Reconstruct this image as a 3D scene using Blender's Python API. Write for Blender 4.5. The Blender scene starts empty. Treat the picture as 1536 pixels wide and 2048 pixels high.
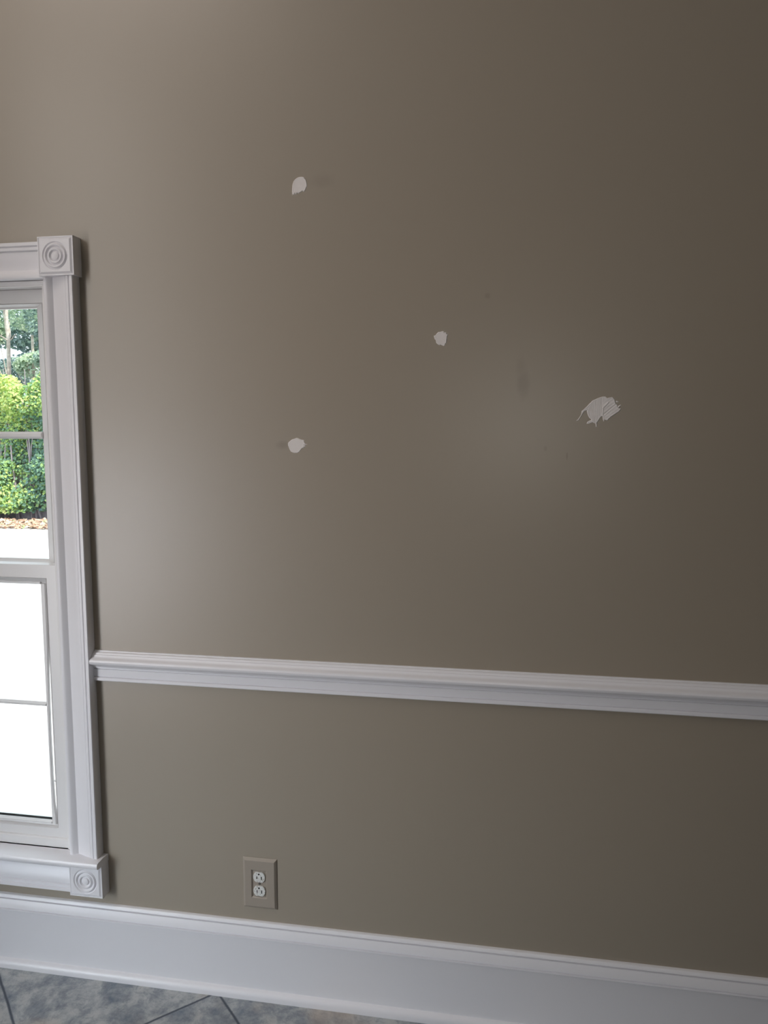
import bpy, bmesh, math, random
import numpy as np
from mathutils import Vector, Matrix

S = bpy.context.scene
C = S.collection
R = math.radians

# ------------------------------------------------------------------ camera
cam_d = bpy.data.cameras.new('camera'); cam = bpy.data.objects.new('camera', cam_d); C.objects.link(cam)
CAM = Vector((0.0, -1.75194, 1.44100))
yaw, pitch, roll = R(9.95173), R(-6.1382), R(-0.0632)
cam.matrix_world = (Matrix.Translation(CAM) @ Matrix.Rotation(yaw, 4, 'Z') @
                    Matrix.Rotation(R(90) + pitch, 4, 'X') @ Matrix.Rotation(roll, 4, 'Z'))
cam_d.sensor_fit = 'VERTICAL'; cam_d.sensor_height = 36.0
cam_d.lens = 1540 / 2048 * 36.0
cam_d.clip_start = 0.02; cam_d.clip_end = 200
S.camera = cam

# ------------------------------------------------------------------ world, sun, lamps, exposure
SKY = 2.1
w = bpy.data.worlds.new('sky'); S.world = w; w.use_nodes = True
bg = w.node_tree.nodes['Background']
bg.inputs[0].default_value = (0.80, 0.90, 1.0, 1); bg.inputs[1].default_value = SKY

def lamp(name, kind, loc, energy, color=(1, 1, 1), aim=None, size=None, size_y=None, spread=180):
    d = bpy.data.lights.new(name, kind); o = bpy.data.objects.new(name, d); C.objects.link(o)
    o.location = loc; d.energy = energy; d.color = color
    if aim is not None:
        o.rotation_euler = (Vector(aim)).to_track_quat('-Z', 'Y').to_euler()
    if kind == 'AREA':
        d.shape = 'RECTANGLE'; d.size = size; d.size_y = size_y; d.spread = R(spread)
    return o

sun = lamp('sun', 'SUN', (5, -3, 12), 5.4, (1.0, 0.95, 0.88), aim=(-0.80, 0.26, -1.05)); sun.data.angle = R(1.0)
# daylight: lamps outside the tall opening of the left wall shine in through it; an unseen fill lamp, added below the closed ceiling, lights from above
lamp('daylight_high', 'AREA', (-2.55, -2.25, 1.75), 5.0, (1.0, 0.92, 0.88), (1.25, 2.35, -1.5), 0.95, 1.10, 75)
lamp('daylight_off_ground', 'AREA', (-2.60, -2.35, 0.75), 9.8, (1.0, 0.84, 0.84), (1.45, 2.35, 1.1), 0.95, 1.20, 95)
lamp('daylight_low', 'AREA', (-2.50, -2.25, 0.75), 7.6, (0.74, 0.86, 1.0), (1.1, 2.25, -0.80), 0.95, 1.05, 65)
lamp('daylight_top', 'AREA', (-2.60, -2.35, 3.0), 8.0, (1.0, 0.86, 0.78), (1.8, 2.35, -0.7), 0.95, 0.90, 120)
lamp('overhead_fill', 'AREA', (-1.70, -1.25, 3.62), 17.0, (1.0, 0.91, 0.85), (0, 0, -1), 1.0, 1.0)
flash = lamp('phone_flash', 'POINT', (0.012, -1.765, 1.450), 5.8, (1.0, 0.97, 0.90)); flash.data.shadow_soft_size = 0.004
S.view_settings.view_transform = 'Standard'; S.view_settings.look = 'None'
S.view_settings.gamma = 1.0; S.view_settings.exposure = 0.0; S.view_settings.use_curve_mapping = False
S.cycles.use_denoising = True
S.cycles.max_bounces = 10; S.cycles.diffuse_bounces = 6; S.cycles.transparent_max_bounces = 12
S.cycles.caustics_reflective = False; S.cycles.caustics_refractive = False
S.cycles.sample_clamp_indirect = 8

# ------------------------------------------------------------------ materials
def mat(name, col, rough=0.5, spec=0.5, metal=0.0):
    m = bpy.data.materials.new(name); m.use_nodes = True
    b = m.node_tree.nodes['Principled BSDF']
    b.inputs['Base Color'].default_value = (*col, 1); b.inputs['Roughness'].default_value = rough
    b.inputs['Specular IOR Level'].default_value = spec; b.inputs['Metallic'].default_value = metal
    return m

class NT:
    def __init__(s, m):
        s.t = m.node_tree; s.n = s.t.nodes; s.l = s.t.links; s.b = s.n['Principled BSDF']
        s.pos = s.n.new('ShaderNodeNewGeometry').outputs['Position']
    def link(s, a, b): s.l.new(a, b)
    def m(s, op, a, b=None, c=None):
        n = s.n.new('ShaderNodeMath'); n.operation = op
        for i, v in enumerate((a, b, c)):
            if v is None: continue
            if isinstance(v, (int, float)): n.inputs[i].default_value = v
            else: s.link(v, n.inputs[i])
        return n.outputs[0]
    def xyz(s):
        n = s.n.new('ShaderNodeSeparateXYZ'); s.link(s.pos, n.inputs[0]); return n.outputs
    def noise(s, scale, detail=2, rough=0.5, vec=None, dist=0.0):
        n = s.n.new('ShaderNodeTexNoise'); n.inputs['Scale'].default_value = scale
        n.inputs['Detail'].default_value = detail; n.inputs['Roughness'].default_value = rough
        n.inputs['Distortion'].default_value = dist
        s.link(vec if vec is not None else s.pos, n.inputs['Vector']); return n.outputs['Fac']
    def ramp(s, fac, stops):
        n = s.n.new('ShaderNodeValToRGB'); s.link(fac, n.inputs[0]); e = n.color_ramp.elements
        while len(e) < len(stops): e.new(0.5)
        for el, (p, c) in zip(e, stops): el.position = p; el.color = (*c, 1) if len(c) == 3 else c
        return n.outputs[0]
    def mix(s, fac, a, b):
        n = s.n.new('ShaderNodeMix'); n.data_type = 'RGBA'
        for i, v in ((0, fac), (6, a), (7, b)):
            if isinstance(v, (int, float)): n.inputs[i].default_value = v
            elif isinstance(v, tuple): n.inputs[i].default_value = (*v, 1)
            else: s.link(v, n.inputs[i])
        return n.outputs[2]
    def smooth(s, v, lo, hi, a=0.0, b=1.0):
        n = s.n.new('ShaderNodeMapRange'); n.interpolation_type = 'SMOOTHSTEP'
        s.link(v, n.inputs[0])
        for i, x in zip((1, 2, 3, 4), (lo, hi, a, b)): n.inputs[i].default_value = x
        return n.outputs[0]
    def bump(s, h, strength, dist):
        n = s.n.new('ShaderNodeBump'); n.inputs['Strength'].default_value = strength
        n.inputs['Distance'].default_value = dist; s.link(h, n.inputs['Height']); s.link(n.outputs[0], s.b.inputs['Normal'])

WALL = (0.405, 0.355, 0.300)
M = {}
M['wall'] = mat('taupe_wall_paint', WALL, 0.385, 0.95)
k = NT(M['wall']); x, y, z = k.xyz()
def blot(cx, cz, rx, rz, soft, n):
    dx = k.m('DIVIDE', k.m('SUBTRACT', x, cx), rx); dz = k.m('DIVIDE', k.m('SUBTRACT', z, cz), rz)
    d = k.m('SQRT', k.m('ADD', k.m('MULTIPLY', dx, dx), k.m('MULTIPLY', dz, dz)))
    d = k.m('ADD', d, k.m('MULTIPLY', k.m('SUBTRACT', n, 0.5), 0.9))
    return k.smooth(d, 1.0 - soft, 1.0 + soft, 1.0, 0.0)
nz = k.noise(45, 3)
marks = [(0.0063, 1.540, 0.012, 0.026, 0.55, 0.55), (0.000, 1.575, 0.009, 0.022, 0.7, 0.3), (-0.075, 1.733, 0.006, 0.006, 0.6, 0.5),
         (0.104, 1.382, 0.0018, 0.008, 0.4, 0.8), (-0.448, 1.996, 0.022, 0.012, 0.7, 0.35), (-0.548, 1.404, 0.014, 0.008, 0.7, 0.7),
         (0.057, 1.398, 0.003, 0.005, 0.5, 0.5)]
acc = None
for cx, cz, rx, rz, so, st in marks:
    v = k.m('MULTIPLY', blot(cx, cz, rx, rz, so, nz), st)
    acc = v if acc is None else k.m('MAXIMUM', acc, v)
tone = k.ramp(k.noise(1.3, 2), [(0.3, (0.312, 0.268, 0.213)), (0.7, (0.320, 0.272, 0.213))])
k.link(k.mix(acc, tone, (0.235, 0.198, 0.158)), k.b.inputs['Base Color'])
k.bump(k.noise(420, 3, 0.6), 0.10, 0.0006)

M['white'] = mat('white_gloss_trim_paint', (0.78, 0.77, 0.80), 0.34, 0.5)
k = NT(M['white']); k.bump(k.noise(90, 2), 0.05, 0.0006)
M['vinyl'] = mat('white_sash_paint', (0.78, 0.77, 0.77), 0.35, 0.5)
M['ceiling'] = mat('flat_ceiling_paint', (0.80, 0.75, 0.69), 0.9, 0.2)
M['spackle'] = mat('dry_spackle', (0.74, 0.70, 0.68), 0.75, 0.3)
k = NT(M['spackle']); k.bump(k.noise(600, 3), 0.3, 0.0006)
M['plate'] = mat('taupe_painted_plate', (0.325, 0.28, 0.235), 0.35, 0.6)
M['face'] = mat('ivory_white_plastic', (0.68, 0.68, 0.66), 0.4, 0.5)
k = NT(M['face'])
k.link(k.ramp(k.noise(260, 2), [(0.52, (0.70, 0.70, 0.68)), (0.68, (0.40, 0.37, 0.34))]), k.b.inputs['Base Color'])
M['slot'] = mat('dark_slot', (0.02, 0.018, 0.016), 0.7)
M['screw'] = mat('painted_screw', (0.10, 0.09, 0.08), 0.4)
M['exterior'] = mat('pale_siding', (0.55, 0.54, 0.50), 0.8)

def glass_mat():
    m = bpy.data.materials.new('window_glass'); m.use_nodes = True; t = m.node_tree; t.nodes.clear()
    o = t.nodes.new('ShaderNodeOutputMaterial'); mx = t.nodes.new('ShaderNodeMixShader')
    fr = t.nodes.new('ShaderNodeFresnel'); ge = t.nodes.new('ShaderNodeNewGeometry')
    mr = t.nodes.new('ShaderNodeMapRange'); mr.inputs[3].default_value = 1.45; mr.inputs[4].default_value = 1 / 1.45   # same reflectance on both faces of the thin pane
    t.links.new(ge.outputs['Backfacing'], mr.inputs[0]); t.links.new(mr.outputs[0], fr.inputs[0])
    tr = t.nodes.new('ShaderNodeBsdfTransparent'); tr.inputs[0].default_value = (0.97, 0.985, 0.975, 1)
    g = t.nodes.new('ShaderNodeBsdfGlossy'); g.inputs['Roughness'].default_value = 0.0
    t.links.new(fr.outputs[0], mx.inputs[0]); t.links.new(tr.outputs[0], mx.inputs[1])
    t.links.new(g.outputs[0], mx.inputs[2]); t.links.new(mx.outputs[0], o.inputs[0]); return m
M['glass'] = glass_mat()

# slate-look tiles laid on the diagonal
M['floor'] = mat('slate_look_tile', (0.2, 0.22, 0.24), 0.35, 0.5)
k = NT(M['floor']); x, y, z = k.xyz()
warp = k.m('MULTIPLY', k.m('SUBTRACT', k.noise(9, 3), 0.5), 0.010)
T = 0.4493
u = k.m('ADD', k.m('DIVIDE', k.m('ADD', k.m('MULTIPLY', k.m('ADD', x, y), 0.70711), 0.984 + 30 * T), T), warp)
v = k.m('ADD', k.m('DIVIDE', k.m('ADD', k.m('MULTIPLY', k.m('SUBTRACT', y, x), 0.70711), -0.514 + 30 * T), T), warp)
def edge(a):
    f = k.m('FRACT', a); return k.m('MINIMUM', f, k.m('SUBTRACT', 1.0, f))
ed = k.m('MINIMUM', edge(u), edge(v))
joint = k.smooth(ed, 0.002, 0.011)
pillow = k.smooth(ed, 0.0, 0.07)
cmb = k.n.new('ShaderNodeCombineXYZ'); k.link(k.m('FLOOR', u), cmb.inputs[0]); k.link(k.m('FLOOR', v), cmb.inputs[1])
wn = k.n.new('ShaderNodeTexWhiteNoise'); k.link(cmb.outputs[0], wn.inputs[0])
off = k.n.new('ShaderNodeVectorMath'); off.operation = 'MULTIPLY_ADD'
k.link(wn.outputs['Color'], off.inputs[0]); off.inputs[1].default_value = (5, 5, 5); k.link(k.pos, off.inputs[2])
n1 = k.noise(13, 8, 0.72, off.outputs[0], 0.25); n2 = k.noise(38, 7, 0.72, off.outputs[0], 0.5); n3 = k.noise(4.0, 3, 0.5, off.outputs[0])
base = k.ramp(n1, [(0.34, (0.085, 0.105, 0.130)), (0.47, (0.165, 0.178, 0.190)), (0.58, (0.255, 0.265, 0.265)), (0.75, (0.30, 0.30, 0.285))])
base = k.mix(k.smooth(n2, 0.50, 0.66, 0.0, 0.55), base, (0.08, 0.095, 0.115))
base = k.mix(k.smooth(n3, 0.56, 0.70, 0.0, 0.5), base, (0.30, 0.235, 0.18))
gain = k.n.new('ShaderNodeVectorMath'); gain.operation = 'SCALE'; k.link(base, gain.inputs[0]); gain.inputs['Scale'].default_value = 1.75; base = gain.outputs[0]
base = k.mix(joint, (0.055, 0.070, 0.095), base)
k.link(base, k.b.inputs['Base Color'])
h = k.m('ADD', k.m('MULTIPLY', n2, 0.55), k.m('ADD', k.m('MULTIPLY', n1, 0.8), k.m('MULTIPLY', pillow, 1.0)))
k.bump(h, 0.55, 0.005)
k.link(k.smooth(n1, 0.3, 0.7, 0.50, 0.30), k.b.inputs['Roughness'])

def attr_mat(name, stops, rough=0.55, trans=0.0):
    m = mat(name, (0.2, 0.3, 0.1), rough, 0.4); q = NT(m)
    a = q.n.new('ShaderNodeAttribute'); a.attribute_name = 'tint'
    col = q.ramp(a.outputs['Fac'], stops); q.link(col, q.b.inputs['Base Color'])
    if trans:
        tr = q.n.new('ShaderNodeBsdfTranslucent'); q.link(col, tr.inputs[0])
        mx = q.n.new('ShaderNodeMixShader'); mx.inputs[0].default_value = trans
        q.link(q.b.outputs[0], mx.inputs[1]); q.link(tr.outputs[0], mx.inputs[2])
        q.link(mx.outputs[0], q.n['Material Output'].inputs[0])
    return m
M['ivy'] = attr_mat('ivy_leaf', [(0.0, (0.16, 0.28, 0.25)), (0.35, (0.26, 0.44, 0.27)), (0.65, (0.48, 0.66, 0.20)), (1.0, (0.80, 0.82, 0.34))], 0.45, 0.3)
M['tree_leaf'] = attr_mat('tree_leaf', [(0.0, (0.25, 0.35, 0.33)), (0.5, (0.40, 0.54, 0.38)), (1.0, (0.74, 0.82, 0.60))], 0.5, 0.3)
M['litter'] = attr_mat('fallen_leaf', [(0.0, (0.30, 0.17, 0.12)), (0.5, (0.62, 0.42, 0.30)), (0.8, (0.75, 0.60, 0.48)), (1.0, (0.40, 0.60, 0.25))], 0.7)
M['bark'] = mat('pale_bark', (0.40, 0.34, 0.29), 0.9, 0.2)
k = NT(M['bark']); k.link(k.ramp(k.noise(9, 4), [(0.35, (0.42, 0.36, 0.30)), (0.65, (0.72, 0.65, 0.56))]), k.b.inputs['Base Color'])
M['twig'] = mat('ivy_stem', (0.36, 0.31, 0.33), 0.9, 0.2)
M['drive'] = mat('sunlit_concrete', (0.72, 0.70, 0.68), 0.9, 0.2)
k = NT(M['drive']); k.link(k.ramp(k.noise(3, 4), [(0.3, (0.68, 0.665, 0.65)), (0.7, (0.78, 0.765, 0.75))]), k.b.inputs['Base Color'])
M['soil'] = mat('leafy_soil', (0.2, 0.17, 0.17), 0.95, 0.1)
k = NT(M['soil']); k.link(k.ramp(k.noise(8, 5), [(0.35, (0.26, 0.23, 0.29)), (0.65, (0.52, 0.46, 0.50))]), k.b.inputs['Base Color'])

# ------------------------------------------------------------------ mesh helpers
def link(name, bm, m, parent=None, smooth=False, kind=None, label=None, cat=None, group=None):
    bmesh.ops.recalc_face_normals(bm, faces=bm.faces)
    me = bpy.data.meshes.new(name); bm.to_mesh(me); bm.free()
    if m: me.materials.append(m)
    if smooth:
        me.polygons.foreach_set('use_smooth', [True] * len(me.polygons)); me.set_sharp_from_angle(angle=R(28))
    o = bpy.data.objects.new(name, me); C.objects.link(o)
    if parent: o.parent = parent; o.matrix_parent_inverse = parent.matrix_world.inverted()
    props(o, label, cat, group, kind); return o
def props(o, label=None, cat=None, group=None, kind=None):
    for a, b in (('label', label), ('category', cat), ('group', group), ('kind', kind)):
        if b: o[a] = b
def empty(name, loc, label=None, cat=None, group=None, kind=None):
    o = bpy.data.objects.new(name, None); C.objects.link(o); o.location = loc; o.empty_display_size = 0.05
    o.matrix_world = Matrix.Translation(loc)
    props(o, label, cat, group, kind); return o
def box(bm, x0, x1, y0, y1, z0, z1, bev=0.0):
    vs = [bm.verts.new((x, y, z)) for z in (z0, z1) for y in (y0, y1) for x in (x0, x1)]
    fs = [bm.faces.new([vs[i] for i in f]) for f in ((0, 1, 3, 2), (4, 6, 7, 5), (0, 4, 5, 1), (2, 3, 7, 6), (0, 2, 6, 4), (1, 5, 7, 3))]
    if bev:
        es = list({e for f in fs for e in f.edges})
        bmesh.ops.bevel(bm, geom=es, offset=bev, segments=2, affect='EDGES', profile=0.5)
def sweep(bm, prof, a, b, fn, ends=True):
    """extrude a closed profile between parameters a and b; fn(p, q, t) -> xyz"""
    A = [bm.verts.new(fn(p, q, a)) for p, q in prof]; B = [bm.verts.new(fn(p, q, b)) for p, q in prof]
    n = len(prof)
    for i in range(n): bm.faces.new((A[i], A[(i + 1) % n], B[(i + 1) % n], B[i]))
    if ends: bm.faces.new(A); bm.faces.new(B[::-1])
def arc(cx, cy, r, a0, a1, n):
    return [(cx + r * math.cos(R(a0 + (a1 - a0) * i / n)), cy + r * math.sin(R(a0 + (a1 - a0) * i / n))) for i in range(n + 1)]
def rect_loops(bm, loops, close_first=False):
    """loops: list of (x0,x1,z0,z1,y) joined ring to ring"""
    prev = None; first = None
    for x0, x1, z0, z1, y in loops:
        c = [bm.verts.new(p) for p in ((x0, y, z0), (x1, y, z0), (x1, y, z1), (x0, y, z1))]
        if prev:
            for i in range(4): bm.faces.new((prev[i], prev[(i + 1) % 4], c[(i + 1) % 4], c[i]))
        else: first = c
        prev = c
    if close_first:
        for i in range(4): bm.faces.new((prev[i], prev[(i + 1) % 4], first[(i + 1) % 4], first[i]))

def wall_with_holes(bm, u0, u1, z0, z1, holes, d0, d1, axis):
    """solid wall built from boxes around rectangular holes (u0,u1,z0,z1)"""
    us = sorted({u0, u1, *[h[0] for h in holes], *[h[1] for h in holes]})
    zs = sorted({z0, z1, *[h[2] for h in holes], *[h[3] for h in holes]})
    g = {}
    def V(u, z, d):
        key = (round(u, 5), round(z, 5), d)
        if key not in g: g[key] = bm.verts.new((u, d, z) if axis == 'x' else (d, u, z))
        return g[key]
    def solid(i, j):
        if i < 0 or j < 0 or i >= len(us) - 1 or j >= len(zs) - 1: return False
        a, b = (us[i] + us[i + 1]) / 2, (zs[j] + zs[j + 1]) / 2
        return not any(h[0] < a < h[1] and h[2] < b < h[3] for h in holes)
    for i in range(len(us) - 1):
        for j in range(len(zs) - 1):
            if not solid(i, j): continue
            a, b, c, d = us[i], us[i + 1], zs[j], zs[j + 1]
            for D in (d0, d1): bm.faces.new([V(a, c, D), V(b, c, D), V(b, d, D), V(a, d, D)])
            for (di, dj, p, q) in ((-1, 0, (a, c), (a, d)), (1, 0, (b, c), (b, d)), (0, -1, (a, c), (b, c)), (0, 1, (a, d), (b, d))):
                if not solid(i + di, j + dj):
                    bm.faces.new([V(*p, d0), V(*q, d0), V(*q, d1), V(*p, d1)])

# ------------------------------------------------------------------ room shell
XL, XR, YF, ZC = -2.15, 6.00, -8.00, 3.70
WX0, WX1, WZ0, WZ1 = -2.010, -1.140, 0.318, 1.802           # opening of the window in the photographed wall
LWIN = [(-2.38, -1.42, 0.18, 3.35)]
bm = bmesh.new(); wall_with_holes(bm, XL - 0.16, XR + 0.16, -0.02, ZC, [(WX0, WX1, WZ0, WZ1)], 0.0, 0.16, 'x')
link('wall_back', bm, M['wall'], kind='structure', label='taupe painted wall with white filler patches, outlet and chair rail', cat='wall')
bm = bmesh.new(); wall_with_holes(bm, YF - 0.16, 0.0, -0.02, ZC, LWIN, XL, XL - 0.16, 'y')
link('wall_left', bm, M['wall'], kind='structure', label='taupe side wall left of the window, beyond the frame', cat='wall')
bm = bmesh.new(); box(bm, XR, XR + 0.16, YF - 0.16, 0.0, -0.02, ZC)
link('wall_right', bm, M['wall'], kind='structure', label='taupe side wall beyond the right edge', cat='wall')
bm = bmesh.new(); box(bm, XL, XR, YF - 0.16, YF, -0.02, ZC)
link('wall_front', bm, M['wall'], kind='structure', label='taupe wall behind the photographer', cat='wall')
bm = bmesh.new(); box(bm, XL - 0.16, XR + 0.16, YF - 0.16, 0.16, ZC, ZC + 0.15)
link('ceiling', bm, M['ceiling'], kind='structure', label='plain pale ceiling above the room', cat='ceiling')
bm = bmesh.new(); box(bm, XL - 0.16, XR + 0.16, YF - 0.16, 0.0, -0.14, 0.0)
link('floor', bm, M['floor'], kind='structure', label='blue grey slate-look tile floor laid diagonally', cat='floor')

# baseboard with moulded cap and rounded shoe: profile (depth from wall, height)
bb = [(0, 0), (0.028, 0), (0.028, 0.004)] + [(0.016 + 0.012 * math.cos(R(a)), 0.006 + 0.015 * math.sin(R(a))) for a in (15, 32, 50, 68, 86)] + \
     [(0.0145, 0.0225), (0.0140, 0.1550), (0.0150, 0.1580), (0.0175, 0.1600), (0.0175, 0.1625), (0.0130, 0.1635), (0.0130, 0.1665),
      (0.0172, 0.1680), (0.0162, 0.1740), (0.0138, 0.1810), (0.0118, 0.1862), (0.0112, 0.1880), (0.0050, 0.1888), (0.0052, 0.1908), (0.0108, 0.1916),
      (0.0095, 0.1960), (0.0070, 0.1990), (0.0030, 0.2005), (0, 0.2005)]
bm = bmesh.new(); sweep(bm, bb, XL, XR, lambda p, q, t: (t, -p, q))
link('baseboard_back', bm, M['white'], smooth=True, kind='structure', label='tall white baseboard with moulded cap and rounded shoe', cat='baseboard')
bm = bmesh.new(); sweep(bm, bb, YF, -0.03, lambda p, q, t: (XL + p, t, q))
link('baseboard_left', bm, M['white'], smooth=True, kind='structure', label='white baseboard along the left wall', cat='baseboard')
bm = bmesh.new(); sweep(bm, bb, YF, -0.03, lambda p, q, t: (XR - p, t, q))
link('baseboard_right', bm, M['white'], smooth=True, kind='structure', label='white baseboard along the right wall', cat='baseboard')

# chair rail profile
cr = [(0, 0.8075), (0.0095, 0.8075), (0.0110, 0.8095), (0.0110, 0.8152), (0.0095, 0.8165), (0.0055, 0.8172), (0.0058, 0.8188), (0.0082, 0.8196), (0.0085, 0.8375),
      (0.0060, 0.8382), (0.0062, 0.8398), (0.0102, 0.8405), (0.0100, 0.8425), (0.0125, 0.8430), (0.0135, 0.8455), (0.0165, 0.8490), (0.0215, 0.8520),
      (0.0262, 0.8545), (0.0285, 0.8580), (0.0290, 0.8615), (0.0275, 0.8655), (0.0235, 0.8685), (0.0190, 0.8700), (0.0165, 0.8725), (0.0150, 0.8760),
      (0.0125, 0.8775), (0.0115, 0.8800), (0.0085, 0.8822), (0.0045, 0.8825), (0.0042, 0.8845), (0.0022, 0.8855), (0, 0.8855)]
bm = bmesh.new(); sweep(bm, cr, -1.0535, XR, lambda p, q, t: (t, -p, q))
link('trim_1', bm, M['white'], smooth=True, kind='structure', label='white moulded chair rail running right from the window casing', cat='chair rail')
bm = bmesh.new(); sweep(bm, cr, XL, -2.0975, lambda p, q, t: (t, -p, q))
link('trim_2', bm, M['white'], smooth=True, kind='structure', label='short white chair rail left of the window', cat='chair rail')

# ------------------------------------------------------------------ window with rosette-block casing
CW = 0.0840                                                   # casing width; profile (from outer edge, depth)
casing = [(0, 0), (0, 0.0280), (0.0015, 0.0300), (0.0085, 0.0300), (0.0100, 0.0285), (0.0108, 0.0262), (0.0120, 0.0265), (0.0130, 0.0285), (0.0190, 0.0280),
          (0.0205, 0.0262), (0.0212, 0.0235), (0.0230, 0.0245), (0.0300, 0.0240), (0.0420, 0.0200), (0.0520, 0.0160), (0.0600, 0.0135), (0.0625, 0.0130),
          (0.0650, 0.0150), (0.0690, 0.0185), (0.0725, 0.0205), (0.0745, 0.0215), (0.0800, 0.0215), (0.0825, 0.0205), (0.0840, 0.0180), (0.0840, 0)]
XO = -1.0535; XM = (WX0 + WX1) / 2                              # right outer edge of casing, window axis
XO2 = 2 * XM - XO
win = empty('window_1', (XM, 0, 0.338), 'tall white double-hung window with round-carved corner blocks', 'window', kind='structure')
for nm, s in (('side_casing', 1), ('side_casing', -1)):
    bm = bmesh.new(); xo = XO if s > 0 else XO2
    sweep(bm, casing, 0.3385, 1.8055, lambda p, q, t: (xo - s * p, -q, t))
    link(nm, bm, M['white'], win, smooth=True)
bm = bmesh.new(); sweep(bm, casing, XO2 + 0.080, XO - 0.080, lambda p, q, t: (t, -q, 1.8870 - p))
link('head_casing', bm, M['white'], win, smooth=True)
ap = [(p * 0.93, q * 0.93) for p, q in casing]
bm = bmesh.new(); sweep(bm, ap, XO2 + 0.078, XO - 0.076, lambda p, q, t: (t, -q, 0.2385 + p))
link('apron', bm, M['white'], win, smooth=True)

def rosette(cx, cz, hw, hh, lo=None):
    """square block with chamfered border and turned rings"""
    bm = bmesh.new(); N = 96; yf = -0.0360
    rings = [(0.0, 0.0016), (0.0040, 0.0015), (0.0085, 0.0003), (0.0100, -0.0022), (0.0115, -0.0030), (0.0128, -0.0019), (0.0145, 0.0011), (0.0165, 0.0014),
             (0.0185, 0.0000), (0.0200, -0.0024), (0.0213, -0.0030), (0.0226, -0.0019), (0.0245, 0.0011), (0.0265, 0.0014), (0.0285, 0.0000),
             (0.0300, -0.0026), (0.0312, -0.0027), (0.0325, -0.0008), (0.0333, 0.0000)]
    prev = None
    def ring(fn):
        return [bm.verts.new(fn(i)) for i in range(N)]
    for r, hgt in rings:
        if r == 0: cvert = bm.verts.new((cx, yf - hgt, cz)); continue
        cur = ring(lambda i: (cx + r * math.cos(2 * math.pi * i / N), yf - hgt, cz + r * math.sin(2 * math.pi * i / N)))
        if prev is None:
            for i in range(N): bm.faces.new((cvert, cur[i], cur[(i + 1) % N]))
        else:
            for i in range(N): bm.faces.new((prev[i], prev[(i + 1) % N], cur[(i + 1) % N], cur[i]))
        prev = cur
    def sq(i, a, b):
        c, s = math.cos(2 * math.pi * i / N), math.sin(2 * math.pi * i / N); m = max(abs(c), abs(s))
        # map by angle so that corners fall on the diagonals
        return cx + a * c / m, cz + b * s / m
    for inset, dep in ((0.0085, yf), (0.0035, yf + 0.0032), (0.0028, yf + 0.0020), (0.0006, yf + 0.0020), (0, yf + 0.0028), (0, 0.0)):
        def f(i):
            a, b = sq(i, hw - inset, hh - inset); return (a, dep, b)
        cur = ring(f)
        for i in range(N): bm.faces.new((prev[i], prev[(i + 1) % N], cur[(i + 1) % N], cur[i]))
        prev = cur
    bm.faces.new(prev)
    return bm
CBX = -1.0921
for cx in (CBX, 2 * XM - CBX):
    link('corner_block', rosette(cx, 1.8510, 0.0464, 0.0455), M['white'], win, smooth=True)
CLX = -1.0868
for cx in (CLX, 2 * XM - CLX):
    link('corner_block', rosette(cx, 0.2780, 0.0462, 0.0435), M['white'], win, smooth=True)

# stool with rounded nose and horns
st = [(0.020, 0.338), (0.020, 0.3215), (-0.0465, 0.3215), (-0.0500, 0.3230), (-0.0522, 0.3265), (-0.0528, 0.3300), (-0.0522, 0.3340), (-0.0500, 0.3370), (-0.0460, 0.3385), (-0.02, 0.3390)]
bm = bmesh.new(); sweep(bm, st, WX0, WX1, lambda p, q, t: (t, p, q))
for s in (1, -1):
    xe = -1.0425 if s > 0 else 2 * XM + 1.0425; xa = WX1 if s > 0 else WX0
    pr = [(-0.0, 0.3390), (0.0, 0.3215)] + st[2:]
    A = [bm.verts.new((xa, p, q)) for p, q in pr]
    B = [bm.verts.new((xe + s * (0.003 if p > -0.01 else 0.0), p, q)) for p, q in pr]
    for i in range(len(pr)): bm.faces.new((A[i], A[(i + 1) % len(pr)], B[(i + 1) % len(pr)], B[i]))
    bm.faces.new(B); bm.faces.new(A)
link('stool', bm, M['white'], win, smooth=True)

# jamb liner in the wall opening
JT = 0.010
bm = bmesh.new()
rect_loops(bm, [(WX0, WX1, WZ0 + 0.02, WZ1 + 0.001, 0.0), (WX0 + JT, WX1 - JT, WZ0 + 0.02, WZ1 - JT, 0.0), (WX0 + JT, WX1 - JT, WZ0 + 0.02, WZ1 - JT, 0.15), (WX0, WX1, WZ0 + 0.02, WZ1 + 0.001, 0.15)], True)
# stop bead round the opening
rect_loops(bm, [(WX0 + JT, WX1 - JT, 0.3385, WZ1 - JT, 0.002), (WX0 + JT + 0.006, WX1 - JT - 0.006, 0.3385, WZ1 - JT - 0.003, 0.003), (WX0 + JT + 0.006, WX1 - JT - 0.006, 0.3385, WZ1 - JT - 0.003, 0.0115), (WX0 + JT, WX1 - JT, 0.3385, WZ1 - JT, 0.0115)], True)
link('jamb', bm, M['vinyl'], win)
bm = bmesh.new()                                              # sloped outer sill
sweep(bm, [(0.02, 0.338), (0.19, 0.318), (0.19, 0.300), (0.02, 0.300)], WX0, WX1, lambda p, q, t: (t, p, q))
link('outer_sill', bm, M['vinyl'], win)

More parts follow.
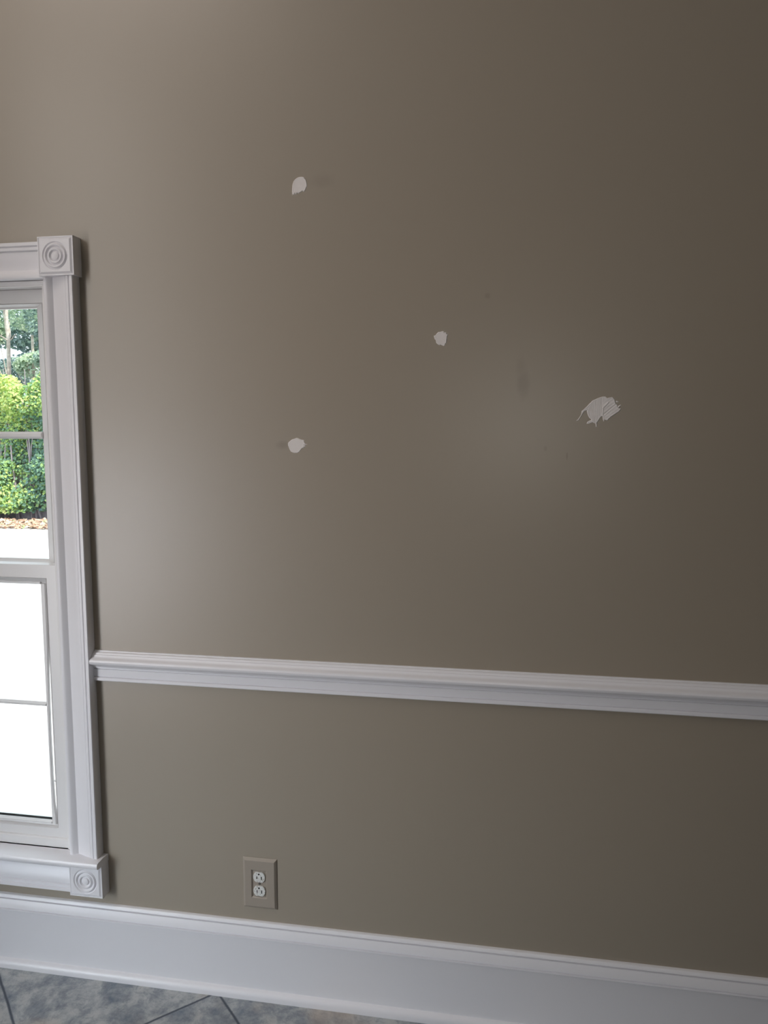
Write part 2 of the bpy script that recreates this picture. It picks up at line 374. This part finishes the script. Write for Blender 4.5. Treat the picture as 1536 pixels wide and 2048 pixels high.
def sash(bm, outer, line, glassr, yf, yb, yg, step=None):
    """sash frame: outer rect, bead line rect, glass rect; front plane yf, back plane yb, glass plane yg"""
    loops = [(*outer, yb), (*outer, yf + 0.001)]
    o = outer; loops.append((o[0] + .001, o[1] - .001, o[2] + .001, o[3] - .001, yf))
    l = line; e = 0.0012
    loops += [(l[0] - e, l[1] + e, l[2] - e, l[3] + e, yf), (l[0], l[1], l[2], l[3], yf + 0.0035), (l[0] + e, l[1] - e, l[2] + e, l[3] - e, yf + 0.0010)]
    g = glassr
    loops += [(g[0] - 0.004, g[1] + 0.004, g[2] - 0.004, g[3] + 0.004, yg - 0.006), (*g, yg - 0.004), (*g, yg + 0.004), (l[0], l[1], l[2], l[3], yb)]
    rect_loops(bm, loops, True)
def mirror(a): return 2 * XM - a
# upper sash
UG = (mirror(-1.2120), -1.2120, 1.1027, 1.7468)
bm = bmesh.new(); sash(bm, (mirror(-1.1505), -1.1505, 1.0650, 1.7915), (mirror(-1.1885), -1.1885, 1.0900, 1.7570), UG, 0.0500, 0.0840, 0.0680)
us = link('upper_sash', bm, M['vinyl'], win)
bm = bmesh.new(); box(bm, UG[0], UG[1], 0.0668, 0.0692, UG[2], UG[3]); link('pane', bm, M['glass'], us)
def bar(bm, a0, a1, c, hw, yf, yb, horiz):
    pr = [(-hw, yf + 0.006), (-hw * 0.45, yf + 0.0015), (-hw * 0.40, yf), (hw * 0.40, yf), (hw * 0.45, yf + 0.0015), (hw, yf + 0.006), (hw, yb), (-hw, yb)]
    if horiz: sweep(bm, pr, a0, a1, lambda p, q, t: (t, q, c + p))
    else: sweep(bm, pr, a0, a1, lambda p, q, t: (c + p, q, t))
bm = bmesh.new()
bar(bm, UG[0], UG[1], 1.4265, 0.0092, 0.0545, 0.0665, True)
for f in (1 / 3, 2 / 3): bar(bm, UG[2], UG[3], UG[0] + f * (UG[1] - UG[0]), 0.0092, 0.0546, 0.0664, False)
link('grille', bm, M['vinyl'], us)
# lower sash
LG = (mirror(-1.2003), -1.2003, 0.3930, 1.0456)
bm = bmesh.new(); sash(bm, (mirror(-1.1505), -1.1505, 0.3420, 1.0965), (mirror(-1.1890), -1.1890, 0.3880, 1.0615), LG, 0.0130, 0.0470, 0.0310)
ls = link('lower_sash', bm, M['vinyl'], win)
bm = bmesh.new(); sweep(bm, [(0.0128, 0.3390), (0.0060, 0.3390), (0.0060, 0.3600), (0.0085, 0.3630), (0.0135, 0.3640)], mirror(-1.1505), -1.1505, lambda p, q, t: (t, p, q))
link('rail_strip', bm, M['vinyl'], ls)
bm = bmesh.new(); box(bm, LG[0], LG[1], 0.0298, 0.0322, LG[2], LG[3]); link('pane', bm, M['glass'], ls)
# removable grille whose bowed rim leaves a slit of daylight on the right
bm = bmesh.new(); ins = -1.2128; y0, y1 = 0.0205, 0.0290
edge_pts = [(1.0456, -1.1995), (0.8850, -1.2003), (0.8000, -1.2028), (0.6500, -1.2052), (0.5200, -1.2050), (0.4500, -1.2030), (0.4150, -1.2003), (0.3930, -1.2000)]
for s in (1, -1):
    F = [[bm.verts.new(((xx if s > 0 else mirror(xx)), yy, zz)) for (xx, yy) in ((ins, y0 + 0.003), (ins - 0.0 + 0.003, y0), (ex - 0.001, y0), (ex, y0 + 0.002), (ex, y1), (ins, y1))] for zz, ex in edge_pts]
    for a, b in zip(F, F[1:]):
        for i in range(6): bm.faces.new((a[i], a[(i + 1) % 6], b[(i + 1) % 6], b[i]))
    bm.faces.new(F[0]); bm.faces.new(F[-1])
bar(bm, mirror(ins), ins, 1.0500 - 0.0022, 0.0050, y0, y1, True)
bar(bm, mirror(ins), ins, 0.3965, 0.0050, y0, y1, True)
bar(bm, mirror(ins), ins, 0.7225, 0.0058, y0, y1, True)
bar(bm, -1.2050, -1.1995, 0.5120, 0.0016, y0 + 0.003, y1, True)
for f in (1 / 3, 2 / 3): bar(bm, 0.3950, 1.0456, mirror(ins) + f * (ins - mirror(ins)), 0.0058, y0 + .0002, y1 - .0002, False)
link('grille', bm, M['vinyl'], ls)

# ------------------------------------------------------------------ left wall windows (outside the frame, they light the room)
for i, (a, b, c, d) in enumerate(LWIN):
    wr = empty('window_%d' % (i + 2), (XL, (a + b) / 2, c), 'white window in the left wall beside the photographer', 'window', kind='structure')
    bm = bmesh.new()
    for (y0_, y1_, z0_, z1_) in ((a - 0.08, a, c - 0.08, d + 0.08), (b, b + 0.08, c - 0.08, d + 0.08), (a, b, d, d + 0.08), (a, b, c - 0.08, c)):
        box(bm, XL + 0.022, XL, y0_, y1_, z0_, z1_)
    link('casing', bm, M['white'], wr)
    bm = bmesh.new(); zm = (c + d) / 2
    for (y0_, y1_, z0_, z1_) in ((a, a + 0.045, c, d), (b - 0.045, b, c, d), (a + .045, b - .045, d - 0.045, d), (a + .045, b - .045, c, c + 0.06), (a + .045, b - .045, zm - 0.02, zm + 0.02)):
        box(bm, XL - 0.004, XL - 0.024, y0_, y1_, z0_, z1_)
    link('sash', bm, M['vinyl'], wr)
    bm = bmesh.new(); box(bm, XL - 0.012, XL - 0.016, a + .045, b - .045, c + .06, d - .045); link('pane', bm, M['glass'], wr)

# ------------------------------------------------------------------ outlet
OX, OZ = -0.6252, 0.3022
ou = empty('wall_outlet', (OX, 0, OZ), 'duplex electrical outlet, taupe cover plate and white sockets, above the baseboard', 'outlet')
bm = bmesh.new(); hw, hh = 0.0445, 0.0667; ow, oh = 0.0170, 0.0340; ocx, ocz = OX - 0.0015, OZ - 0.0005
def L(x0, x1, z0, z1, y): return (x0, x1, z0, z1, y)
rect_loops(bm, [L(OX - hw, OX + hw, OZ - hh, OZ + hh, 0), L(OX - hw, OX + hw, OZ - hh, OZ + hh, -0.0012), L(OX - hw + .0008, OX + hw - .0008, OZ - hh + .0008, OZ + hh - .0008, -0.0022),
                L(OX - hw + .0058, OX + hw - .0058, OZ - hh + .0058, OZ + hh - .0058, -0.0064), L(OX - hw + .0072, OX + hw - .0072, OZ - hh + .0072, OZ + hh - .0072, -0.0067),
                L(ocx - ow - .0035, ocx + ow + .0035, ocz - oh - .0035, ocz + oh + .0035, -0.0067), L(ocx - ow - .0028, ocx + ow + .0028, ocz - oh - .0028, ocz + oh + .0028, -0.0062),
                L(ocx - ow, ocx + ow, ocz - oh, ocz + oh, -0.0032), L(ocx - ow, ocx + ow, ocz - oh, ocz + oh, -0.0010)])
link('cover_plate', bm, M['plate'], ou)
bm = bmesh.new(); box(bm, ocx - ow + .0002, ocx + ow - .0002, -0.0030, 0.0, ocz - oh + .0002, ocz + oh - .0002)
link('yoke', bm, M['plate'], ou)
def face_outline(r, flat, n=12):
    a = math.degrees(math.asin(flat / r)); return arc(0, 0, r, -a, a, n) + arc(0, 0, r, 180 - a, 180 + a, n)
for cz in (OZ + 0.0180, OZ - 0.0188):
    bm = bmesh.new(); o_ = face_outline(0.0158, 0.0133)
    prev = None
    for sc, y in ((1.0, -0.0028), (1.0, -0.0058), (0.975, -0.0066), (0.93, -0.0068)):
        cur = [bm.verts.new((ocx + 0.0004 + a * sc, y, cz + b * sc)) for a, b in o_]
        if prev:
            for i in range(len(cur)): bm.faces.new((prev[i], prev[(i + 1) % len(cur)], cur[(i + 1) % len(cur)], cur[i]))
        prev = cur
    bm.faces.new(prev); f = link('socket', bm, M['face'], ou, label='white socket face with three slots')
    for dx, dz, sw, sh, nm in ((-0.0055, -0.0010, 0.0011, 0.0034, 'slot'), (0.0065, -0.0015, 0.0013, 0.0040, 'slot')):
        bm = bmesh.new(); box(bm, ocx + dx - sw, ocx + dx + sw, -0.0070, -0.0062, cz + dz - sh, cz + dz + sh); link(nm, bm, M['slot'], f)
    bm = bmesh.new(); pts = [bm.verts.new((ocx - 0.0003 + a, -0.0070, cz + 0.0082 + b)) for a, b in arc(0, 0, 0.0023, 0, 345, 23)]
    fc = bm.faces.new(pts); ex = bmesh.ops.extrude_face_region(bm, geom=[fc])
    for e in ex['geom']:
        if isinstance(e, bmesh.types.BMVert): e.co.y += 0.0008
    link('ground_hole', bm, M['slot'], f)
bm = bmesh.new(); prev = None
for r, yy in ((0.0030, -0.0028), (0.0030, -0.0040), (0.0022, -0.0048)):
    cur = [bm.verts.new((ocx + a, yy, OZ - 0.0008 + b)) for a, b in arc(0, 0, r, 0, 345, 23)]
    if prev:
        for i in range(24): bm.faces.new((prev[i], prev[(i + 1) % 24], cur[(i + 1) % 24], cur[i]))
    prev = cur
bm.faces.new(prev); link('screw', bm, M['screw'], ou)

# ------------------------------------------------------------------ spackle patches on the wall (mm outlines, x and z)
P1 = [(-518.2,1968.6),(-518.4,1978.5),(-517.1,1992.7),(-514.3,1999.6),(-508.9,2005.0),(-503.5,2007.7),(-497.4,2008.5),(-490.2,2007.6),(-488.3,2003.9),(-484.9,2000.9),(-483.9,1995.1),(-482.8,1988.0),(-483.2,1985.9),(-485.1,1984.6),(-486.4,1979.7),(-490.2,1974.9),(-494.0,1977.3),(-497.8,1975.3),(-500.9,1973.4),(-504.0,1972.1),(-506.2,1974.4),(-509.4,1968.8),(-510.8,1974.6),(-513.2,1969.4),(-516.2,1971.3)]
P2 = [(-193.5,1649.1),(-189.5,1650.1),(-187.3,1653.6),(-184.0,1656.8),(-178.5,1657.4),(-174.9,1658.7),(-170.9,1658.6),(-170.5,1655.8),(-165.4,1655.7),(-165.0,1652.4),(-161.4,1652.0),(-162.4,1648.8),(-163.5,1647.4),(-164.2,1640.3),(-164.9,1632.1),(-167.8,1631.0),(-167.7,1627.5),(-170.7,1625.7),(-174.0,1627.2),(-179.1,1629.5),(-179.8,1627.3),(-185.0,1630.7),(-188.3,1633.6),(-188.7,1639.4),(-191.2,1640.8)]
P3 = [(-536.7,1404.6),(-536.0,1409.6),(-531.6,1413.4),(-526.8,1417.2),(-521.2,1418.7),(-516.4,1420.5),(-511.7,1420.3),(-507.8,1418.4),(-503.1,1416.7),(-497.5,1415.9),(-496.8,1411.5),(-494.1,1407.4),(-489.0,1406.1),(-494.5,1404.7),(-497.3,1404.3),(-493.4,1402.4),(-494.2,1400.5),(-497.8,1399.4),(-498.2,1397.2),(-502.1,1396.7),(-504.9,1393.3),(-508.2,1389.0),(-513.0,1386.0),(-518.5,1385.4),(-524.8,1386.3),(-529.6,1388.6),(-532.7,1393.9)]
P4 = [[(121.5,1458.7),(125.6,1461.9),(129.6,1468.3),(132.3,1472.6),(132.8,1479.6),(140.2,1486.7),(148.3,1495.1),(155.0,1502.4),(164.5,1507.0),(174.1,1510.7),(182.3,1511.0),(186.5,1508.2),(197.4,1509.9),(202.3,1504.6),(203.9,1497.5),(208.1,1492.6),(209.0,1487.7),(216.5,1484.8),(212.0,1478.5),(203.9,1473.0),(195.9,1467.4),(190.5,1462.4),(187.9,1458.9),(182.3,1460.8),(180.4,1456.8),(178.4,1462.5),(177.7,1469.5),(173.9,1466.7),(170.6,1461.1),(166.0,1454.0),(166.9,1446.2),(164.2,1445.5),(163.3,1452.3),(156.3,1455.5),(149.5,1451.9),(143.9,1452.4),(145.9,1456.9),(154.7,1461.1),(149.1,1465.4),(145.4,1473.9),(143.8,1481.7),(139.0,1479.6),(135.0,1474.0),(131.0,1466.9),(127.0,1459.8)],
      [(204.7,1501.7),(209.9,1501.0),(210.3,1498.9),(205.9,1498.7)], [(209.6,1490.5),(212.9,1492.6),(216.3,1493.3),(213.0,1488.4),(210.4,1486.0),(208.3,1487.0)]]
def seg_dist(px, pz, poly):
    d = np.full(px.shape, 1e9); ins = np.zeros(px.shape, bool)
    for (x1, z1), (x2, z2) in zip(poly, poly[1:] + poly[:1]):
        vx, vz = x2 - x1, z2 - z1; t = np.clip(((px - x1) * vx + (pz - z1) * vz) / (vx * vx + vz * vz + 1e-9), 0, 1)
        d = np.minimum(d, np.hypot(px - x1 - t * vx, pz - z1 - t * vz))
        if z1 != z2:
            c = ((z1 > pz) != (z2 > pz)) & (px < (x2 - x1) * (pz - z1) / (z2 - z1) + x1); ins ^= c
    return np.where(ins, d, -d)
def patch(polys, hmax, rim, label, streak=None, seed=0, step=0.7, group=None):
    rng = np.random.default_rng(seed); allp = [p for q in polys for p in q]
    x0, x1 = min(p[0] for p in allp) - 1.5, max(p[0] for p in allp) + 1.5; z0, z1 = min(p[1] for p in allp) - 1.5, max(p[1] for p in allp) + 1.5
    gx = np.arange(x0, x1, step); gz = np.arange(z0, z1, step); PX, PZ = np.meshgrid(gx, gz)
    d = np.max([seg_dist(PX, PZ, q) for q in polys], axis=0)
    h = hmax * np.clip(d / 1.2, 0, 1) ** 0.6 + rim * np.exp(-((d - 1.3) / 0.9) ** 2)
    # soft lumps and trowel streaks
    for _ in range(6):
        a = rng.uniform(0, math.pi); f = rng.uniform(0.15, 0.5); h += 0.06 * np.sin((PX * math.cos(a) + PZ * math.sin(a)) * f + rng.uniform(0, 6))
    if streak: h += streak(PX, PZ)
    h = np.where(d > 0, np.maximum(h, 0.12), 0.0)
    keep = d > -step * 0.8
    idx = -np.ones(PX.shape, int); idx[keep] = np.arange(keep.sum())
    vs = [(a / 1000, -b / 1000 - 0.00003, c / 1000) for a, b, c in zip(PX[keep], h[keep], PZ[keep])]
    fs = []
    a, b, c, e = idx[:-1, :-1], idx[:-1, 1:], idx[1:, 1:], idx[1:, :-1]
    dm = np.maximum.reduce([d[:-1, :-1], d[:-1, 1:], d[1:, 1:], d[1:, :-1]])
    ok = (a >= 0) & (b >= 0) & (c >= 0) & (e >= 0) & (dm > 0)
    fs = np.stack([a[ok], b[ok], c[ok], e[ok]], -1).tolist()
    me = bpy.data.meshes.new('spackle_patch'); me.from_pydata(vs, [], fs); me.materials.append(M['spackle'])
    bm = bmesh.new(); bm.from_mesh(me)
    bmesh.ops.delete(bm, geom=[v for v in bm.verts if not v.link_faces], context='VERTS')
    bmesh.ops.recalc_face_normals(bm, faces=bm.faces)
    if sum(f.normal.y for f in bm.faces) > 0: bmesh.ops.reverse_faces(bm, faces=bm.faces)
    bm.to_mesh(me); bm.free(); me.polygons.foreach_set('use_smooth', [True] * len(me.polygons))
    o = bpy.data.objects.new('spackle_patch', me); C.objects.link(o); props(o, label, 'filler patch'); return o
patch([P1], 1.0, 0.35, 'small oval spackle dab, topmost on the wall, ragged lower edge', seed=1, step=0.55)
patch([P2], 0.9, 0.25, 'smallest spackle dab, mid wall between the upper dab and the large smear', seed=2, step=0.55)
patch([P3], 1.0, 0.35, 'small rounded spackle dab with a pointed right edge, lowest on the wall', seed=3, step=0.55)
def smear(PX, PZ):
    s = np.zeros(PX.shape)
    left = PX < 176 + (PZ - 1480) * 0.08
    s += np.where(left, 0.10 * np.sin(PX * 1.5 + 0.6 * np.sin(PZ * 0.11)) + 0.08 * np.sin(PX * 2.7 + 1), 0)
    q = (PX - 178) * 0.62 - (PZ - 1470) * 0.78
    s += np.where(~left, 0.12 * np.sin(q * 1.1) + 0.07 * np.sin(q * 2.3 + 2), 0)
    # ridge left by the trowel where the two strokes meet
    r1 = np.abs(PX - (178 + (PZ - 1480) * 0.05)); s += 0.7 * np.exp(-(r1 / 0.9) ** 2) * (PZ < 1490) * (PZ > 1462)
    cx = 183 + (PZ - 1492) * 0.9; r2 = np.abs(PX - cx); s += 0.9 * np.exp(-(r2 / 1.4) ** 2) * (PZ > 1486) * (PZ < 1499)
    s -= 0.55 * np.exp(-(((PX - 181) / 9) ** 2 + ((PZ - 1500) / 4.5) ** 2))
    q2 = (PX - 192) * 0.66 - (PZ - 1483) * 0.75; s -= 0.5 * np.exp(-(q2 / 0.8) ** 2) * (PX > 180) * (PX < 206) * (PZ < 1495)
    return s
patch(P4, 1.0, 0.3, 'large ragged spackle smear with trowel streaks, rightmost on the wall', streak=smear, seed=4, step=0.6)

# ------------------------------------------------------------------ outdoors
GZ = -0.45
bm = bmesh.new(); box(bm, -16, 8, 0.16, 11.55, GZ - 0.1, GZ)
link('driveway', bm, M['drive'], kind='structure', label='sun-bleached pale driveway outside the window', cat='driveway')
bm = bmesh.new(); box(bm, -26, 10, 11.55, 26, GZ - 0.14, GZ - 0.02)
link('ground', bm, M['soil'], kind='structure', label='shaded soil beneath the ivy bank beyond the driveway', cat='ground')

rng = np.random.default_rng(7)
def leaf_mesh(name, cen, nrm_bias, size, tint, m, parent=None, **kw):
    """pointed five-vertex folded leaves scattered at cen"""
    n = len(cen)
    nr = rng.normal(size=(n, 3)) * 0.55 + np.array(nrm_bias); nr /= np.linalg.norm(nr, axis=1)[:, None]
    t = rng.normal(size=(n, 3)); t[:, 2] -= 0.8; t -= nr * np.sum(t * nr, 1)[:, None]; t /= np.linalg.norm(t, axis=1)[:, None]
    b = np.cross(nr, t); s = size * rng.uniform(0.65, 1.35, (n, 1))
    V = np.stack([cen - t * s * 0.5, cen + b * s * 0.42 - t * s * 0.1 + nr * s * 0.12, cen + t * s * 0.62, cen - b * s * 0.42 - t * s * 0.1 + nr * s * 0.12], 1).reshape(-1, 3)
    me = bpy.data.meshes.new(name); i = np.arange(n)[:, None] * 4
    F = np.concatenate([i + [0, 1, 2], i + [0, 2, 3]], 0)
    me.from_pydata(V.tolist(), [], F.tolist()); me.materials.append(m)
    at = me.attributes.new('tint', 'FLOAT', 'POINT'); at.data.foreach_set('value', np.repeat(np.clip(tint, 0, 1), 4).astype(np.float32))
    o = bpy.data.objects.new(name, me); C.objects.link(o)
    if parent: o.parent = parent; o.matrix_parent_inverse = parent.matrix_world.inverted()
    props(o, **kw); return o
def field(X, Z, sc, seed):
    r = np.random.default_rng(seed); v = np.zeros(X.shape)
    for j in range(8):
        a = r.uniform(0, 6.3); f = sc * r.uniform(0.5, 1.8); v += np.sin((X * math.cos(a) + Z * math.sin(a)) * f + r.uniform(0, 6.3))
    return v / 3.0
def tube(bm, pts, r0, r1, n=8):
    prev = None
    for i, p in enumerate(pts):
        r = r0 + (r1 - r0) * i / (len(pts) - 1); p = Vector(p)
        d = (Vector(pts[min(i + 1, len(pts) - 1)]) - Vector(pts[max(i - 1, 0)])).normalized()
        a = d.cross(Vector((0.3, 1, 0.1))).normalized(); b = d.cross(a)
        cur = [bm.verts.new(p + a * r * math.cos(2 * math.pi * j / n) + b * r * math.sin(2 * math.pi * j / n)) for j in range(n)]
        if prev:
            for j in range(n): bm.faces.new((prev[j], prev[(j + 1) % n], cur[(j + 1) % n], cur[j]))
        else: bm.faces.new(cur)
        prev = cur
    bm.faces.new(prev)
def wob(p0, p1, n, amp, seed):
    r = random.Random(seed); p0, p1 = Vector(p0), Vector(p1); o = Vector((0, 0, 0)); out = []
    for i in range(n + 1):
        out.append(tuple(p0.lerp(p1, i / n) + o)); o += Vector((r.uniform(-amp, amp), r.uniform(-amp, amp), 0))
    return out

# ivy bank
hedge = empty('ivy_bank', (-9.5, 13.2, GZ), 'dense bank of yellow-green ivy across the driveway', 'ivy')
N = 125000
X = rng.uniform(-15.5, -3.5, N); Z = rng.uniform(-0.30, 3.0, N) ; Z = np.where(rng.random(N) < 0.12, Z * 0.4 - 0.2, Z)
f1 = field(X, Z, 2.2, 11); f2 = field(X, Z, 5.5, 12); top = 2.75 + 0.35 * np.sin(X * 1.9) + 0.2 * np.sin(X * 5.1)
dens = 0.72 + 0.5 * f1 + 0.35 * f2 + np.where(Z > 0.55, 0.7, 0.0)
keep = (rng.random(N) < np.clip(dens, 0.04, 1)) & (Z < top)
X, Z, f1, f2 = X[keep], Z[keep], f1[keep], f2[keep]
Y = np.maximum(12.98 - 0.20 * f1 - 0.10 * f2 + 0.14 * (Z - 0.5) + rng.uniform(-0.1, 0.22, len(X)), 12.72)
leftness = np.clip((-10.1 - X) / 0.5, 0, 1)
tint = 0.30 + 0.16 * f1 + 0.26 * leftness + 0.12 * np.clip(Z / 2.5, -0.3, 1) + rng.normal(0, 0.24, len(X))
leaf_mesh('foliage', np.stack([X, Y, Z], 1), (0.25, -0.75, 0.7), 0.068, tint, M['ivy'], hedge, kind='stuff')
bm = bmesh.new(); r_ = random.Random(5)
for i in range(70):
    xx = -15.3 + i * 0.17 + r_.uniform(-.08, .08)
    tube(bm, wob((xx, 13.15, GZ - 0.02), (xx + r_.uniform(-.3, .3), 13.3, r_.uniform(1.6, 2.8)), 8, 0.04, i), 0.022, 0.008, 5)
link('stems', bm, M['twig'], hedge, smooth=True)
bm = bmesh.new()                                              # earth bank the ivy climbs over
cols = 60; prof = [(13.25, GZ - 0.05), (13.32, 0.4), (13.42, 1.2), (13.52, 1.9), (13.70, 2.2), (14.1, 2.2), (14.5, GZ - 0.05)]
grid = [[bm.verts.new((-16 + i * 13 / cols, p[0] + 0.06 * math.sin(i * 1.7 + j), p[1] + (0.12 * math.sin(i * 0.9 + j * 2) if 0 < j < 6 else 0))) for j, p in enumerate(prof)] for i in range(cols + 1)]
for i in range(cols):
    for j in range(len(prof) - 1): bm.faces.new((grid[i][j], grid[i + 1][j], grid[i + 1][j + 1], grid[i][j + 1]))
link('bank', bm, M['soil'], hedge, smooth=True)

# fallen leaves on the edge of the driveway
n = 5200; X = rng.uniform(-15, -4, n); Y = 11.42 + rng.beta(1.0, 1.2, n) * 1.2
leaf_mesh('leaf_litter', np.stack([X, Y, np.full(n, GZ + 0.02) + rng.uniform(0, 0.03, n)], 1), (0.1, -0.3, 1.4), 0.085, rng.beta(1.4, 1.3, n),
          M['litter'], label='band of tan fallen leaves between driveway and ivy', cat='fallen leaves', kind='stuff')

# trees beyond the bank
def tree(base, topz, lean, r0, crowns, nleaf, label, tb, size=0.10, seed=0):
    t = empty('tree', base, label, 'tree', group='trees beyond the ivy bank')
    bm = bmesh.new(); tp = (base[0] + lean[0], base[1] + lean[1], topz); pts = wob(base, tp, 9, 0.035, seed)
    tube(bm, pts, r0, r0 * 0.45, 9); rr = random.Random(seed)
    for j in range(7):
        p = pts[rr.randint(4, 8)]; tube(bm, wob(p, (p[0] + rr.uniform(-.42, .42), p[1] + rr.uniform(-.3, .3), p[2] + rr.uniform(0.1, 1.0)), 4, 0.05, seed + j), r0 * 0.3, 0.008, 5)
    link('trunk', bm, M['bark'], t, smooth=True)
    cs = []
    for (cx, cy, cz, rx, ry, rz) in crowns:
        q = rng.normal(size=(nleaf // len(crowns), 3)); q /= np.linalg.norm(q, axis=1)[:, None]; q *= rng.uniform(0.35, 1, (len(q), 1)) ** 0.5
        cs.append(q * np.array([rx, ry, rz]) + np.array([cx, cy, cz]))
    cs = np.concatenate(cs); fl = field(cs[:, 0], cs[:, 2], 4.5, seed + 50); cs = cs[rng.random(len(cs)) < np.clip(0.75 + 0.5 * fl, 0.1, 1)]
    leaf_mesh('foliage', cs, (0.25, -0.6, 0.8), size, tb + 0.15 * field(cs[:, 0], cs[:, 2], 3, seed) + rng.normal(0, 0.17, len(cs)), M['tree_leaf'], t, kind='stuff')
tree((-12.05, 15.2, GZ), 4.7, (-0.05, 0.0), 0.075, [(-12.35, 15.2, 4.75, 0.48, 0.4, 0.5), (-12.5, 15.2, 3.9, 0.30, 0.3, 0.5)], 3600, 'slim pale-trunked tree rising at the left of the window view', 0.45, size=0.09, seed=3)
tree((-11.05, 15.2, GZ), 5.2, (0.1, 0.0), 0.045, [(-11.12, 15.2, 4.15, 0.52, 0.4, 0.62), (-11.0, 15.2, 3.1, 0.45, 0.4, 0.25)], 4200, 'blue-green thin-trunked tree nearest the right edge of the pane', 0.28, size=0.09, seed=15)
tree((-12.60, 16.8, GZ), 5.3, (0.1, 0.0), 0.055, [(-12.6, 16.8, 4.6, 0.8, 0.45, 0.65), (-12.4, 16.8, 3.1, 0.7, 0.4, 0.35)], 4200, 'bright leafy tree standing behind the two slim trees', 0.62, size=0.09, seed=8)
tree((-13.60, 18.8, GZ), 6.5, (0.1, 0.0), 0.10, [(-13.6, 18.8, 5.1, 1.9, 0.8, 1.0), (-13.6, 18.8, 3.1, 1.7, 0.8, 0.6), (-13.8, 18.8, 4.15, 1.5, 0.6, 0.5)], 8000, 'broad dark tree farthest back through the window', 0.15, size=0.12, seed=21)
tree((-8.6, 16.8, GZ), 5.4, (0.1, 0.0), 0.10, [(-8.5, 16.8, 4.4, 1.5, 0.9, 1.4)], 4200, 'broad tree hidden beyond the window casing', 0.3, seed=27)
